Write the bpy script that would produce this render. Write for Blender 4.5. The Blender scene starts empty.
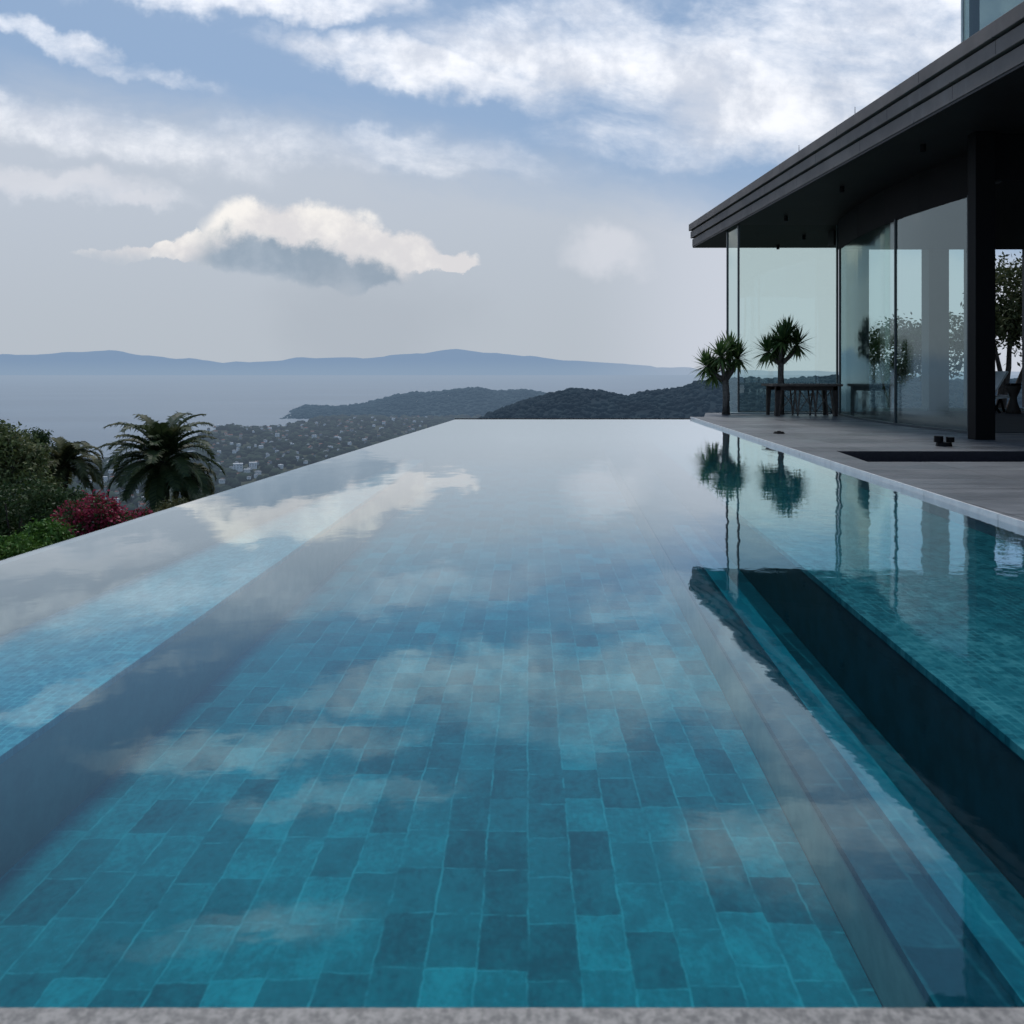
import bpy, bmesh, math, random
import numpy as np
from mathutils import Vector, Matrix
R = math.radians
rng = np.random.default_rng(7)
random.seed(7)
sc = bpy.context.scene
col = sc.collection
F = 800.0; HZ = 372.0; CX = 512.0          # focal length in pixels, horizon row, centre column
SEA = -119.0

def atz(px, row, z):
    D = (1.0 - z) * F / (row - HZ)
    return Vector(((px - CX) / F * D, D, z))
def atD(px, row, D):
    return Vector(((px - CX) / F * D, D, 1.0 - (row - HZ) / F * D))

# ------------------------------------------------------------------ node maths
class E:
    nt = None
    def __init__(s, k): s.k = k
    @staticmethod
    def m(op, *a, clamp=False):
        n = E.nt.nodes.new('ShaderNodeMath'); n.operation = op; n.use_clamp = clamp
        for i, v in enumerate(a):
            if isinstance(v, E): E.nt.links.new(v.k, n.inputs[i])
            else: n.inputs[i].default_value = float(v)
        return E(n.outputs[0])
    def __add__(s, o): return E.m('ADD', s, o)
    __radd__ = __add__
    def __sub__(s, o): return E.m('SUBTRACT', s, o)
    def __rsub__(s, o): return E.m('SUBTRACT', o, s)
    def __mul__(s, o): return E.m('MULTIPLY', s, o)
    __rmul__ = __mul__
    def __truediv__(s, o): return E.m('DIVIDE', s, o)
    def __neg__(s): return s * -1.0
def emax(a, b): return E.m('MAXIMUM', a, b)
def emin(a, b): return E.m('MINIMUM', a, b)
def clamp01(a): return E.m('ADD', a, 0.0, clamp=True)
def sstep(x, a, b):
    n = E.nt.nodes.new('ShaderNodeMapRange'); n.interpolation_type = 'SMOOTHSTEP'
    E.nt.links.new(x.k, n.inputs['Value'])
    n.inputs['From Min'].default_value = a; n.inputs['From Max'].default_value = b
    return E(n.outputs['Result'])
def xyz(x, y, z=0.0):
    n = E.nt.nodes.new('ShaderNodeCombineXYZ')
    for i, v in enumerate((x, y, z)):
        if isinstance(v, E): E.nt.links.new(v.k, n.inputs[i])
        else: n.inputs[i].default_value = v
    return n.outputs[0]
def noise(vec, scale=1.0, detail=4.0, rough=0.55, dist=0.0, out='Fac'):
    n = E.nt.nodes.new('ShaderNodeTexNoise')
    E.nt.links.new(vec, n.inputs['Vector'])
    n.inputs['Scale'].default_value = scale; n.inputs['Detail'].default_value = detail
    n.inputs['Roughness'].default_value = rough; n.inputs['Distortion'].default_value = dist
    return E(n.outputs[out])
def cmix(f, a, b, blend='MIX'):
    n = E.nt.nodes.new('ShaderNodeMix'); n.data_type = 'RGBA'; n.blend_type = blend
    for sock, v in ((n.inputs[0], f), (n.inputs[6], a), (n.inputs[7], b)):
        if isinstance(v, E): E.nt.links.new(v.k, sock)
        elif isinstance(v, (tuple, list)): sock.default_value = (*v[:3], 1)
        elif isinstance(v, (int, float)): sock.default_value = v
        else: E.nt.links.new(v, sock)
    return E(n.outputs[2])
def node(t, **kw):
    n = E.nt.nodes.new(t)
    for k, v in kw.items(): setattr(n, k, v)
    return n
def ln(a, b): E.nt.links.new(a.k if isinstance(a, E) else a, b)
def sepxyz(v):
    n = node('ShaderNodeSeparateXYZ'); ln(v, n.inputs[0])
    return E(n.outputs[0]), E(n.outputs[1]), E(n.outputs[2])
def srgb(r, g, b):
    f = lambda c: (c/255/12.92) if c/255 <= .04045 else ((c/255+.055)/1.055)**2.4
    return (f(r), f(g), f(b))

# ------------------------------------------------------------------ world
SUN_EL, SUN_AZ = R(60), R(-14)              # azimuth from +Y, negative is to the left
def build_world():
    w = bpy.data.worlds.new('World'); sc.world = w; w.use_nodes = True
    nt = w.node_tree; nt.nodes.clear(); E.nt = nt
    sky = node('ShaderNodeTexSky', sky_type='NISHITA')
    sky.sun_disc = False; sky.sun_elevation = SUN_EL; sky.sun_rotation = SUN_AZ
    sky.altitude = 100; sky.air_density = 1.2; sky.dust_density = 2.0; sky.ozone_density = 1.5
    tc = node('ShaderNodeTexCoord')
    dx, dy, dz = sepxyz(tc.outputs['Generated'])
    yy = emax(dy, 0.12)
    U = dx / yy * 1.0                        # tangent-plane coordinates of the direction
    V = emax(dz, -0.02) / yy
    U = emax(emin(U, 3.0), -3.0); V = emin(V, 3.0)
    k = 100.0 / F                            # helper: 100 px of the picture
    P = xyz(U / k, V / k, 0.0)
    wob = noise(P, .55, 5, .6) - .5          # warps every mask so that edges fray
    wob2 = noise(xyz(U / k + 31.0, V / k - 7.0), .9, 5, .6) - .5
    u = U / k + wob * 1.5
    v = V / k + wob2 * 1.0
    # --- high thin cloud: streaks that slope gently down to the right
    s_u = U / k * .97 - V / k * .22; s_v = V / k * .97 + U / k * .22
    streak = noise(xyz(s_u * .32, s_v * 1.0 + wob * .7, 3.3), 1.0, 7, .58, .4)
    puff = noise(xyz(U / k * .55, V / k * .95, 9.1), 1.15, 8, .62, .3)
    def blob(cu, cv, ru, rv, tilt=0.0, pw=1.0):
        a = u - (cu - CX) / 100.0; b = v - (HZ - cv) / 100.0
        b = b + a * tilt
        d = E.m('SQRT', (a * a) * (1.0 / (ru/100.0) ** 2) + (b * b) * (1.0 / (rv/100.0) ** 2))
        return clamp01(1.0 - sstep(d, .35, 1.25)) * pw
    cover = None
    for bl in ((85, 48, 135, 17, .34, .9), (60, 128, 230, 38, .12, .58), (270, 0, 190, 24, .05, 1.0),
               (420, 72, 190, 30, .2, .95), (640, 52, 260, 62, .08, 1.0), (880, 60, 220, 90, 0, 1.0), (800, 105, 260, 68, -.05, .95),
               (930, 20, 190, 90, 0, .9), (400, 150, 300, 26, .10, .42), (60, 195, 140, 20, .05, .5),
               (330, -55, 150, 18, .12, .6), (800, -110, 150, 60, .0, .8), (240, -190, 160, 22, .1, .5),  # unseen clouds above the view, added for their reflection in the pool
               (560, -420, 500, 60, -.2, .7)):
        b = blob(*bl); cover = b if cover is None else emax(cover, b)
    fine = noise(xyz(s_u * 1.1, s_v * 3.2 + wob * 1.2, 6.6), 1.3, 8, .66, .5)
    cl = sstep(cover * .60 + (streak - .5) * 1.2 + (puff - .5) * 1.4 + (fine - .5) * .35, -.08, .80) * clamp01(cover * 3.0)
    # --- haze layer toward the horizon
    hz1 = 1.0 - sstep(V / k + U / k * .16 + wob * .6 + (streak - .5) * .9, 1.55, 2.45)
    hz2 = 1.0 - sstep(V / k, .0, 2.6)
    base = cmix(1.0, E(sky.outputs[0]), (1.0, 1.0, 1.0), 'MULTIPLY')
    base = cmix(.78, base, tuple(c * 10 for c in srgb(133, 165, 203)))
    S = 10.0                                 # colours below are radiance over the 0.1 strength
    def c(r, g, b): return tuple(x * S for x in srgb(r, g, b))
    haze = cmix(clamp01(hz2), c(192, 201, 214), c(183, 191, 200))
    warm = sstep(U / k, .5, 2.2)
    haze = cmix(warm, haze, c(203, 209, 220))
    colr = cmix(clamp01(hz1 * .92 + .06), base, haze)
    shade = noise(P, 1.3, 6, .6)
    hi = 1.0 + sstep(V / k, 2.6, 5.5) * .35
    white = cmix(sstep(shade, .35, .62), c(214, 220, 232), tuple(x * 1.12 for x in c(248, 249, 253)))
    white = cmix(1.0, white, E(xyz(hi, hi, hi)), 'MULTIPLY')
    colr = cmix(clamp01(cl * .92), colr, white)
    # lower faint streak bands
    lb = clamp01(emax(emax(blob(40, 190, 130, 16, .03), blob(135, 203, 40, 10, 0)), blob(606, 252, 44, 24, 0, 1.0)))
    colr = cmix(lb * .75, colr, c(216, 219, 227))
    # --- cumulus with a flat grey base
    wn = noise(P, 2.6, 8, .6) - .5
    wc = noise(xyz(U / k, V / k * 1.2, 17.0), 1.15, 3, .5) - .5
    vor = node('ShaderNodeTexVoronoi'); vor.feature = 'SMOOTH_F1'; ln(P, vor.inputs['Vector']); vor.inputs['Scale'].default_value = 2.5
    vb = E(vor.outputs['Distance'])
    a0 = U / k - (318 - CX) / 100.0; b0 = V / k - (HZ - 262) / 100.0
    hf = noise(P, 9.0, 4, .6) - .5
    def cum(cu, cv, ru, rup, rdn, amp=1.0):
        a = U / k - (cu - CX) / 100.0 + wc * .30 + wn * .22; b = V / k - (HZ - cv) / 100.0 + wn * .30 * amp + (vb - .33) * .26 * amp + hf * .10
        up = emax(b, 0.0) * (100.0 / rup); dn = emax(-b, 0.0) * (100.0 / rdn)
        return 1.0 - E.m('SQRT', (a * a) * (100.0 / ru) ** 2 + up * up + dn * dn)
    m = None
    for q in ((258, 244, 66, 50, 32), (290, 244, 62, 50, 34), (322, 248, 74, 50, 32), (372, 256, 54, 36, 22), (226, 250, 36, 36, 28), (285, 246, 50, 50, 30), (408, 258, 42, 34, 12),
              (442, 260, 38, 15, 6, .8), (340, 272, 70, 30, 20), (165, 250, 58, 11, 9, .8), (118, 252, 48, 8, 7, .9), (192, 247, 30, 15, 10, .9)):
        c_ = cum(*q); m = c_ if m is None else emax(m, c_)
    mask = sstep(m, -.02, .24) * (1.0 - sstep(-1.0 * b0 + wn * .35 - a0 * .18, .10, .42))
    # underside: grey toward the lower middle, the lit rim keeps to the top and the right
    gx = (a0 + .14 + wc * .5 + wn * .4) * .74; gy = (b0 + .20 + wn * .6 + hf * .15 + (vb - .33) * .40 + a0 * .20) * 1.95
    gd = E.m('SQRT', gx * gx + gy * gy)
    under = sstep(gd, .66, 1.0)
    side = sstep(a0 + wn * .3, -1.42, -1.12)
    under = emax(under, 1.0 - side)
    lit = cmix(sstep(wn + vb * .7 - b0 * .25, .0, .42), c(252, 248, 243), c(222, 220, 222))
    grey = cmix(sstep(wn + wc, -.2, .2), c(146, 163, 180), c(164, 178, 193))
    cc = cmix(clamp01(under), grey, lit)
    colr = cmix(mask * .95, colr, cc)
    # rain veil under it
    rv = blob(370, 320, 110, 60, 0, .35)
    colr = cmix(rv, colr, c(163, 172, 183))
    bg = node('ShaderNodeBackground'); bg.inputs['Strength'].default_value = 0.1
    ln(colr, bg.inputs['Color'])
    out = node('ShaderNodeOutputWorld'); ln(bg.outputs[0], out.inputs['Surface'])
build_world()

sun = bpy.data.lights.new('sun', 'SUN'); sun.energy = 2.1; sun.angle = R(14); sun.color = (1.0, .97, .93)
so = bpy.data.objects.new('sun', sun); col.objects.link(so)
sd = Vector((math.sin(SUN_AZ) * math.cos(SUN_EL), math.cos(SUN_AZ) * math.cos(SUN_EL), math.sin(SUN_EL)))
so.rotation_euler = sd.to_track_quat('Z', 'Y').to_euler(); so.location = sd * 60

cam = bpy.data.cameras.new('camera'); co = bpy.data.objects.new('camera', cam); col.objects.link(co)
co.location = (0, 0, 1); co.rotation_euler = (R(90), 0, 0)
cam.sensor_width = 36; cam.lens = F / 1024 * 36; cam.shift_y = -(512 - HZ) / 1024
cam.clip_start = .05; cam.clip_end = 90000
cam.dof.use_dof = True; cam.dof.focus_distance = 14; cam.dof.aperture_fstop = 5.6
sc.camera = co
sc.view_settings.view_transform = 'Standard'; sc.view_settings.look = 'None'; sc.view_settings.exposure = 0
cy = sc.cycles
cy.use_denoising = True; cy.max_bounces = 6; cy.transparent_max_bounces = 10; cy.volume_bounces = 0; cy.sample_clamp_indirect = 4
cy.caustics_reflective = False; cy.caustics_refractive = False
cy.use_adaptive_sampling = True; cy.adaptive_threshold = .03

# ------------------------------------------------------------------ materials
def newmat(name):
    m = bpy.data.materials.new(name); m.use_nodes = True; m.node_tree.nodes.clear(); E.nt = m.node_tree
    return m
def finish(shader, bump=None):
    o = node('ShaderNodeOutputMaterial'); ln(shader, o.inputs['Surface'])
def principled(colr, rough=.6, metal=0.0, spec=.5, normal=None):
    p = node('ShaderNodeBsdfPrincipled')
    if isinstance(colr, E): ln(colr, p.inputs['Base Color'])
    else: p.inputs['Base Color'].default_value = (*colr, 1)
    if isinstance(rough, E): ln(rough, p.inputs['Roughness'])
    else: p.inputs['Roughness'].default_value = rough
    p.inputs['Metallic'].default_value = metal; p.inputs['Specular IOR Level'].default_value = spec
    if normal is not None: ln(normal, p.inputs['Normal'])
    return p
def bumpn(h, strength, dist):
    b = node('ShaderNodeBump'); b.inputs['Strength'].default_value = strength; b.inputs['Distance'].default_value = dist
    ln(h, b.inputs['Height']); return b.outputs[0]
def pos():
    return node('ShaderNodeNewGeometry').outputs['Position']
def island():
    return E(node('ShaderNodeNewGeometry').outputs['Random Per Island'])

def simple(name, a, b=None, scale=4.0, rough=.6, metal=0.0, spec=.5, bump=0.0, bdist=.01, detail=6):
    m = newmat(name); b = b or tuple(x * .8 for x in a)
    n = noise(node('ShaderNodeTexCoord').outputs['Object'], scale, detail, .6)
    cc = cmix(sstep(n, .3, .7), a, b)
    nn = bumpn(n, bump, bdist) if bump else None
    finish(principled(cc, rough, metal, spec, nn).outputs[0]); return m

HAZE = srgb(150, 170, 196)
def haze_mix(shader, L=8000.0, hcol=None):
    """aerial haze painted onto the surface as emission, grows with distance from this hillside"""
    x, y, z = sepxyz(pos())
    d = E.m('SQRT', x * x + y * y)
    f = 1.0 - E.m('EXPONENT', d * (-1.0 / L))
    em = node('ShaderNodeEmission'); em.inputs[0].default_value = (*(hcol or HAZE), 1)  # haze is put on as a glow of the surface itself
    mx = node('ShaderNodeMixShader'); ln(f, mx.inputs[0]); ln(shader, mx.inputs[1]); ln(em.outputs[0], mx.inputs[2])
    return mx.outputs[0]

def mat_far(name, c1, c2, scale, L=8000.0, hcol=None):
    m = newmat(name); n = noise(pos(), scale, 6, .6)
    cc = cmix(sstep(n, .35, .68), c1, c2)
    finish(haze_mix(principled(cc, .9, 0, .1).outputs[0], L, hcol)); return m

def mat_leaf(name, c1, c2, c3, rough=.45, far=False):
    m = newmat(name); r = island(); n = noise(pos(), 1.2, 3)
    cc = cmix(sstep(r, 0, .8), c1, c2); cc = cmix(sstep(n, .5, .75), cc, c3)
    p = principled(cc, rough + .1, 0, .18)
    tr = node('ShaderNodeBsdfTranslucent'); ln(cc, tr.inputs[0])
    mx = node('ShaderNodeMixShader'); mx.inputs[0].default_value = .22; ln(p.outputs[0], mx.inputs[1]); ln(tr.outputs[0], mx.inputs[2])
    finish(haze_mix(mx.outputs[0]) if far else mx.outputs[0]); return m

def mat_water(surface=True):
    m = newmat('pool water' if surface else 'pool water body')
    P = pos(); x, y, z = sepxyz(P)
    # calm in the middle, a light chop toward the right wall and the near end
    n1 = noise(xyz(x * 1.1, y * .55), 1.0, 3, .5)
    n2 = noise(xyz(x * 7.0, y * 10.0), 1.0, 3, .5, .3)
    n3 = noise(xyz(x * 22.0, y * 30.0), 1.0, 2, .5)
    chop = clamp01(sstep(x - y * .05, .3, 2.4) * .9 + .10)
    nrm = bumpn(n1 * .9 + n2 * (.030 + .0 ) + n2 * chop * .07 + n3 * chop * .022, .55, .012)
    lw = node('ShaderNodeLayerWeight'); lw.inputs['Blend'].default_value = .5; ln(nrm, lw.inputs['Normal'])
    fc = E(lw.outputs['Facing']); fr = emin(E.m('POWER', fc, 3.3) + sstep(fc, .66, .95) * .22 + .006, .97)
    gl = node('ShaderNodeBsdfGlossy'); gl.inputs['Roughness'].default_value = .022; ln(nrm, gl.inputs['Normal'])
    ln(cmix(sstep(fc, .6, .9), (.70, .92, 1.0), (.93, .98, 1.0)), gl.inputs['Color'])
    tr = node('ShaderNodeBsdfTransparent'); tr.inputs[0].default_value = (1, 1, 1, 1)
    mx = node('ShaderNodeMixShader'); ln(clamp01(fr) if surface else E.m('ADD', 0.0, 0.0), mx.inputs[0]); ln(tr.outputs[0], mx.inputs[1]); ln(gl.outputs[0], mx.inputs[2])
    o = node('ShaderNodeOutputMaterial'); ln(mx.outputs[0], o.inputs['Surface'])
    va = node('ShaderNodeVolumeAbsorption'); va.inputs['Color'].default_value = (.0, .85, .90, 1); va.inputs['Density'].default_value = .78
    ln(va.outputs[0], o.inputs['Volume']); return m

def mat_tiles(name, tw, tl, c_dark, c_mid, c_light, grout, shear=.02, gw=.010, stone=1.0, glow=1.0):
    """random-toned stone tiles laid in the pool's length; tw across, tl along"""
    m = newmat(name); x, y, z = sepxyz(pos())
    w1 = noise(xyz(x * 2, y * 2), 1.0, 2) - .5; w2 = noise(xyz(x * 9, y * 16), 1.0, 3) - .5  # finer wobble imitates ripple refraction in the tile lines
    xx = (x - y * shear + w1 * .022 + w2 * .016) / tw
    ci = E.m('FLOOR', xx)
    wn = node('ShaderNodeTexWhiteNoise', noise_dimensions='1D'); ln(ci, wn.inputs['W'])
    off = E(wn.outputs['Value'])
    yy = (y + w1 * .01 + w2 * .03) / tl + off * .42
    cj = E.m('FLOOR', yy)
    fx = xx - ci; fy = yy - cj
    wt = node('ShaderNodeTexWhiteNoise', noise_dimensions='3D'); ln(xyz(ci, cj, 0.5), wt.inputs['Vector'])
    rv = E(wt.outputs['Value'])
    big = noise(xyz(x * .55, y * .4, 2.0), 1.0, 3, .5)
    fine = noise(xyz(x * 38, y * 30), 1.0, 5, .65)
    med = noise(xyz(x * 7, y * 5), 1.0, 4, .6)
    t = rv * .60 + (med - .5) * .95 * stone + (fine - .5) * .8 * stone + (big - .5) * 1.1 + .12
    cc = cmix(sstep(t, -.05, .5), c_dark, c_mid); cc = cmix(sstep(t, .42, 1.0), cc, c_light)
    ex = emin(fx, 1.0 - fx) * tw; ey = emin(fy, 1.0 - fy) * tl
    gnoise = noise(xyz(x * 9, y * 6, 4.0), 1.0, 4, .7)
    gx = (1.0 - sstep(ex, gw * .25, gw)) * sstep(gnoise, .36, .66)
    gy = (1.0 - sstep(ey, gw * .3, gw * 1.1)) * sstep(gnoise, .38, .68) * .8
    cc = cmix(clamp01(emax(gx, gy) * .6), cc, grout)
    nrm = bumpn(fine, .5, .006)
    finish(principled(cc, .7, 0, .1, nrm).outputs[0]); return m

def mat_glass(name, tint, base=.09, rough=0.0):
    m = newmat(name)
    n = noise(pos(), .7, 2)
    nrm = bumpn(n, .12, .02)
    gl = node('ShaderNodeBsdfGlossy'); gl.inputs['Roughness'].default_value = rough; ln(nrm, gl.inputs['Normal'])
    gl.inputs['Color'].default_value = (.80, .92, .92, 1)
    tr = node('ShaderNodeBsdfTransparent'); tr.inputs[0].default_value = (*tint, 1)
    # Fresnel of a single sheet gives the same value from both sides
    geo = node('ShaderNodeNewGeometry'); lw = node('ShaderNodeLayerWeight'); lw.inputs['Blend'].default_value = .5
    f = E(lw.outputs['Facing']); f = E.m('POWER', f, 4.0) * .85 + base
    mx = node('ShaderNodeMixShader'); ln(clamp01(f), mx.inputs[0]); ln(tr.outputs[0], mx.inputs[1]); ln(gl.outputs[0], mx.inputs[2])
    finish(mx.outputs[0]); return m

def mat_deck(name):
    m = newmat(name); x, y, z = sepxyz(pos())
    xx = (x - y * -.045) / 1.2; yy = y / .6
    ci = E.m('FLOOR', yy); wn = node('ShaderNodeTexWhiteNoise', noise_dimensions='1D'); ln(ci, wn.inputs['W'])
    xx = xx + E(wn.outputs['Value']) * .0
    cj = E.m('FLOOR', xx); fx = xx - cj; fy = yy - ci
    wt = node('ShaderNodeTexWhiteNoise', noise_dimensions='3D'); ln(xyz(ci, cj, 1.5), wt.inputs['Vector'])
    n1 = noise(pos(), 1.6, 6, .6); n2 = noise(pos(), 60.0, 3, .6); n3 = noise(xyz(x * .8, y * 3.0, 5.0), 1.0, 5, .65)
    t = E(wt.outputs['Value']) * .45 + n1 * .6 + n3 * .75 + n2 * .2 - .28
    cc = cmix(sstep(t, .35, 1.05), (.085, .092, .102), (.155, .165, .178))
    g = emin(emin(fx, 1.0 - fx) * 1.2, emin(fy, 1.0 - fy) * .6)
    cc = cmix((1.0 - sstep(g, .003, .009)) * .85, cc, (.04, .04, .04))
    rough = cmix(sstep(n3, .4, .65), (.42, .42, .42), (.68, .68, .68))
    rr = E(node('ShaderNodeRGBToBW').outputs[0]); ln(rough, rr.k.node.inputs[0])
    finish(principled(cc, rr, 0, .45, bumpn(n2 * .4 + n1, .25, .004)).outputs[0]); return m

M = {}
M['water'] = mat_water(); M['water_side'] = mat_water(False)
M['floor_tile'] = mat_tiles('pool floor stone tile', .158, .245, (.002, .070, .092), (.006, .145, .175), (.020, .27, .31), (.07, .34, .38), gw=.007)
M['shelf_tile'] = mat_tiles('pale shelf mosaic', .035, .035, (.04, .14, .19), (.065, .20, .26), (.14, .32, .38), (.22, .50, .54), gw=.004, stone=1.5)
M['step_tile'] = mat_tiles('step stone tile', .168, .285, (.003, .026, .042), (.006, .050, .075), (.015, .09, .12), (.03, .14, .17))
M['band'] = mat_tiles('pale tread tile', .08, .285, (.005, .085, .12), (.012, .145, .195), (.03, .20, .25), (.05, .24, .28))
M['shelf_r_tile'] = mat_tiles('right shelf mosaic', .035, .035, (.006, .085, .118), (.014, .145, .185), (.06, .24, .28), (.10, .36, .40), gw=.004, stone=1.6)
M['riser_pale'] = simple('grey mauve rendered riser', (.34, .26, .24), (.24, .19, .18), 9, .8)
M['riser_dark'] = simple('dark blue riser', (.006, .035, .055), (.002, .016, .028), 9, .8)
M['coping'] = simple('speckled grey granite', (.30, .28, .26), (.12, .115, .11), 70, .6, bump=.3, bdist=.003, detail=3)
M['wet_edge'] = simple('pale wet stone edge', (.80, .80, .80), (.66, .66, .67), 9, .3)
M['ledge'] = simple('dark ledge stone', (.05, .055, .06), (.035, .04, .045), 5, .6)
M['deck'] = mat_deck('grey stone paving')
M['pit_tile'] = simple('dark purple mosaic', (.014, .012, .018), (.026, .022, .030), 30, .35)
M['fascia'] = simple('brown grey metal cladding', (.235, .195, .172), (.17, .142, .128), 1.6, .6, spec=.2, bump=.03)
m = M['fascia']; E.nt = m.node_tree                      # butt joints between the cladding lengths
x_, y_, z_ = sepxyz(pos()); fj = y_ / 2.4 + E.m('FLOOR', z_ * 4.7) * .37; fj = fj - E.m('FLOOR', fj)
pn = [q for q in m.node_tree.nodes if q.type == 'BSDF_PRINCIPLED'][0]; old = E(pn.inputs['Base Color'].links[0].from_socket)
drip = noise(xyz(x_ * 3, y_ * 5, z_ * .6), 1.0, 5, .65)
old = cmix(sstep(drip, .5, .8) * .35, old, (.27, .25, .24))
ln(cmix(E.m('LESS_THAN', fj, .0035), old, (.01, .01, .01)), pn.inputs['Base Color'])
M['fascia_gap'] = simple('black reveal', (.003, .003, .003), None, 2, .7, spec=.1)
M['soffit'] = simple('dark brown soffit', (.040, .033, .031), (.028, .023, .022), 1.2, .5, spec=.3)
M['bulkhead'] = simple('near black plaster', (.016, .013, .013), (.010, .009, .009), 1.2, .7, spec=.2)
M['black'] = simple('black metal', (.004, .004, .0045), (.003, .003, .0035), 5, .6, spec=.15)
M['interior'] = simple('dark plaster', (.045, .048, .055), (.03, .033, .04), 1.2, .8)  # evenly dark grey plaster
M['pillar'] = simple('grey plastered pillar', (.20, .23, .24), (.16, .185, .20), 1.2, .7)
M['glass'] = mat_glass('teal tinted glass', (.74, .87, .80))
M['glass2'] = mat_glass('grey blue glass', (.62, .80, .76), .20, .09)
M['glass3'] = mat_glass('dim upper glass', (.36, .44, .45))
M['frame'] = simple('slate glazing bar', (.045, .065, .07), (.035, .05, .055), 3, .4)
M['frame_pale'] = simple('pale aluminium edge', (.42, .50, .52), (.34, .42, .44), 3, .4)
M['wood'] = simple('weathered teak', (.17, .135, .11), (.10, .078, .064), 14, .7, bump=.2)
M['wood_dark'] = simple('dark teak', (.060, .045, .037), (.035, .026, .021), 14, .7)
M['sling'] = simple('pale canvas', (.85, .85, .86), (.75, .76, .77), 8, .8)
M['bark'] = simple('grey bark', (.17, .15, .13), (.08, .07, .06), 25, .9, bump=.5, bdist=.01)
M['bark_dark'] = simple('dark fibrous bark', (.055, .042, .033), (.025, .02, .016), 18, .95, bump=.6, bdist=.03)
M['leaf_tree'] = mat_leaf('mottled olive leaf', (.035, .055, .020), (.125, .155, .055), (.25, .245, .12))
M['leaf_dark'] = mat_leaf('deep green leaf', (.020, .040, .014), (.050, .085, .028), (.08, .11, .04))
M['leaf_bright'] = mat_leaf('bright green leaf', (.040, .095, .016), (.095, .19, .035), (.15, .25, .06))
M['leaf_palm'] = mat_leaf('palm leaflet', (.022, .040, .016), (.050, .072, .026), (.085, .088, .040))
M['leaf_palm_olive'] = mat_leaf('olive palm leaflet', (.035, .045, .018), (.085, .092, .036), (.15, .14, .06))
M['leaf_sword'] = mat_leaf('sword leaf', (.045, .095, .030), (.14, .22, .075), (.24, .30, .13))
M['leaf_red'] = mat_leaf('crimson bract', (.22, .020, .040), (.42, .060, .105), (.40, .09, .13))
M['leaf_interior'] = mat_leaf('olive tree leaf', (.030, .042, .016), (.085, .095, .035), (.11, .12, .05))
M['sand'] = mat_far('pale beach sand', (.62, .60, .55), (.5, .48, .43), .05)
M['land'] = mat_far('coastal ground', (.020, .030, .016), (.055, .060, .038), .02)
M['hill'] = mat_far('wooded hill', (.003, .010, .014), (.012, .024, .028), .03, 7200, srgb(120, 152, 186))
M['headland'] = mat_far('wooded headland', (.010, .022, .024), (.026, .042, .042), .012, 6500, srgb(130, 158, 188))
M['canopy'] = None
m = newmat('distant tree canopy'); r = island(); n = noise(pos(), .35, 5, .65)
cc = cmix(sstep(r * .6 + n * .6, .3, .85), (.006, .016, .012), (.030, .046, .028))
finish(haze_mix(principled(cc, .95, 0, .05).outputs[0], 7000)); M['canopy'] = m
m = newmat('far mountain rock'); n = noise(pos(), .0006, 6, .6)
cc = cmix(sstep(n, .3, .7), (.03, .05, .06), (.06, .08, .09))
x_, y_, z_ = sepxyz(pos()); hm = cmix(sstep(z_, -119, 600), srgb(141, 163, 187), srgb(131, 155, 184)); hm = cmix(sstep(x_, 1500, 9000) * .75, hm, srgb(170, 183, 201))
em = node('ShaderNodeEmission'); ln(hm, em.inputs[0]); mx = node('ShaderNodeMixShader'); mx.inputs[0].default_value = .94  # haze over the range is mixed in as emission, paler to the right
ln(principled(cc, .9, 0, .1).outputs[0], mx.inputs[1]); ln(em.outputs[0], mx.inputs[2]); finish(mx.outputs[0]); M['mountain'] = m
for nm, c_ in (('wall_white', (.72, .71, .68)), ('wall_cream', (.50, .45, .37)), ('wall_grey', (.33, .34, .34)),
               ('roof_red', (.22, .10, .075)), ('roof_grey', (.22, .23, .24)), ('roof_white', (.6, .6, .6)), ('roof_brown', (.13, .095, .075)), ('win_dark', (.03, .04, .05))):
    M[nm] = mat_far(nm.replace('_', ' '), c_, tuple(v * .8 for v in c_), .3)
# sea
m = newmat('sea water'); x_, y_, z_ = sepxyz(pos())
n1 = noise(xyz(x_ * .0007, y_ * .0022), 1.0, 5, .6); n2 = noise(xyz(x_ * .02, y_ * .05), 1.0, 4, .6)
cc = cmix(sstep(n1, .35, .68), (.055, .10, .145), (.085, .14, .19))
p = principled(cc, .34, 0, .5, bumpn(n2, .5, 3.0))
finish(haze_mix(p.outputs[0], 7500, srgb(147, 164, 184))); M['sea'] = m

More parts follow.
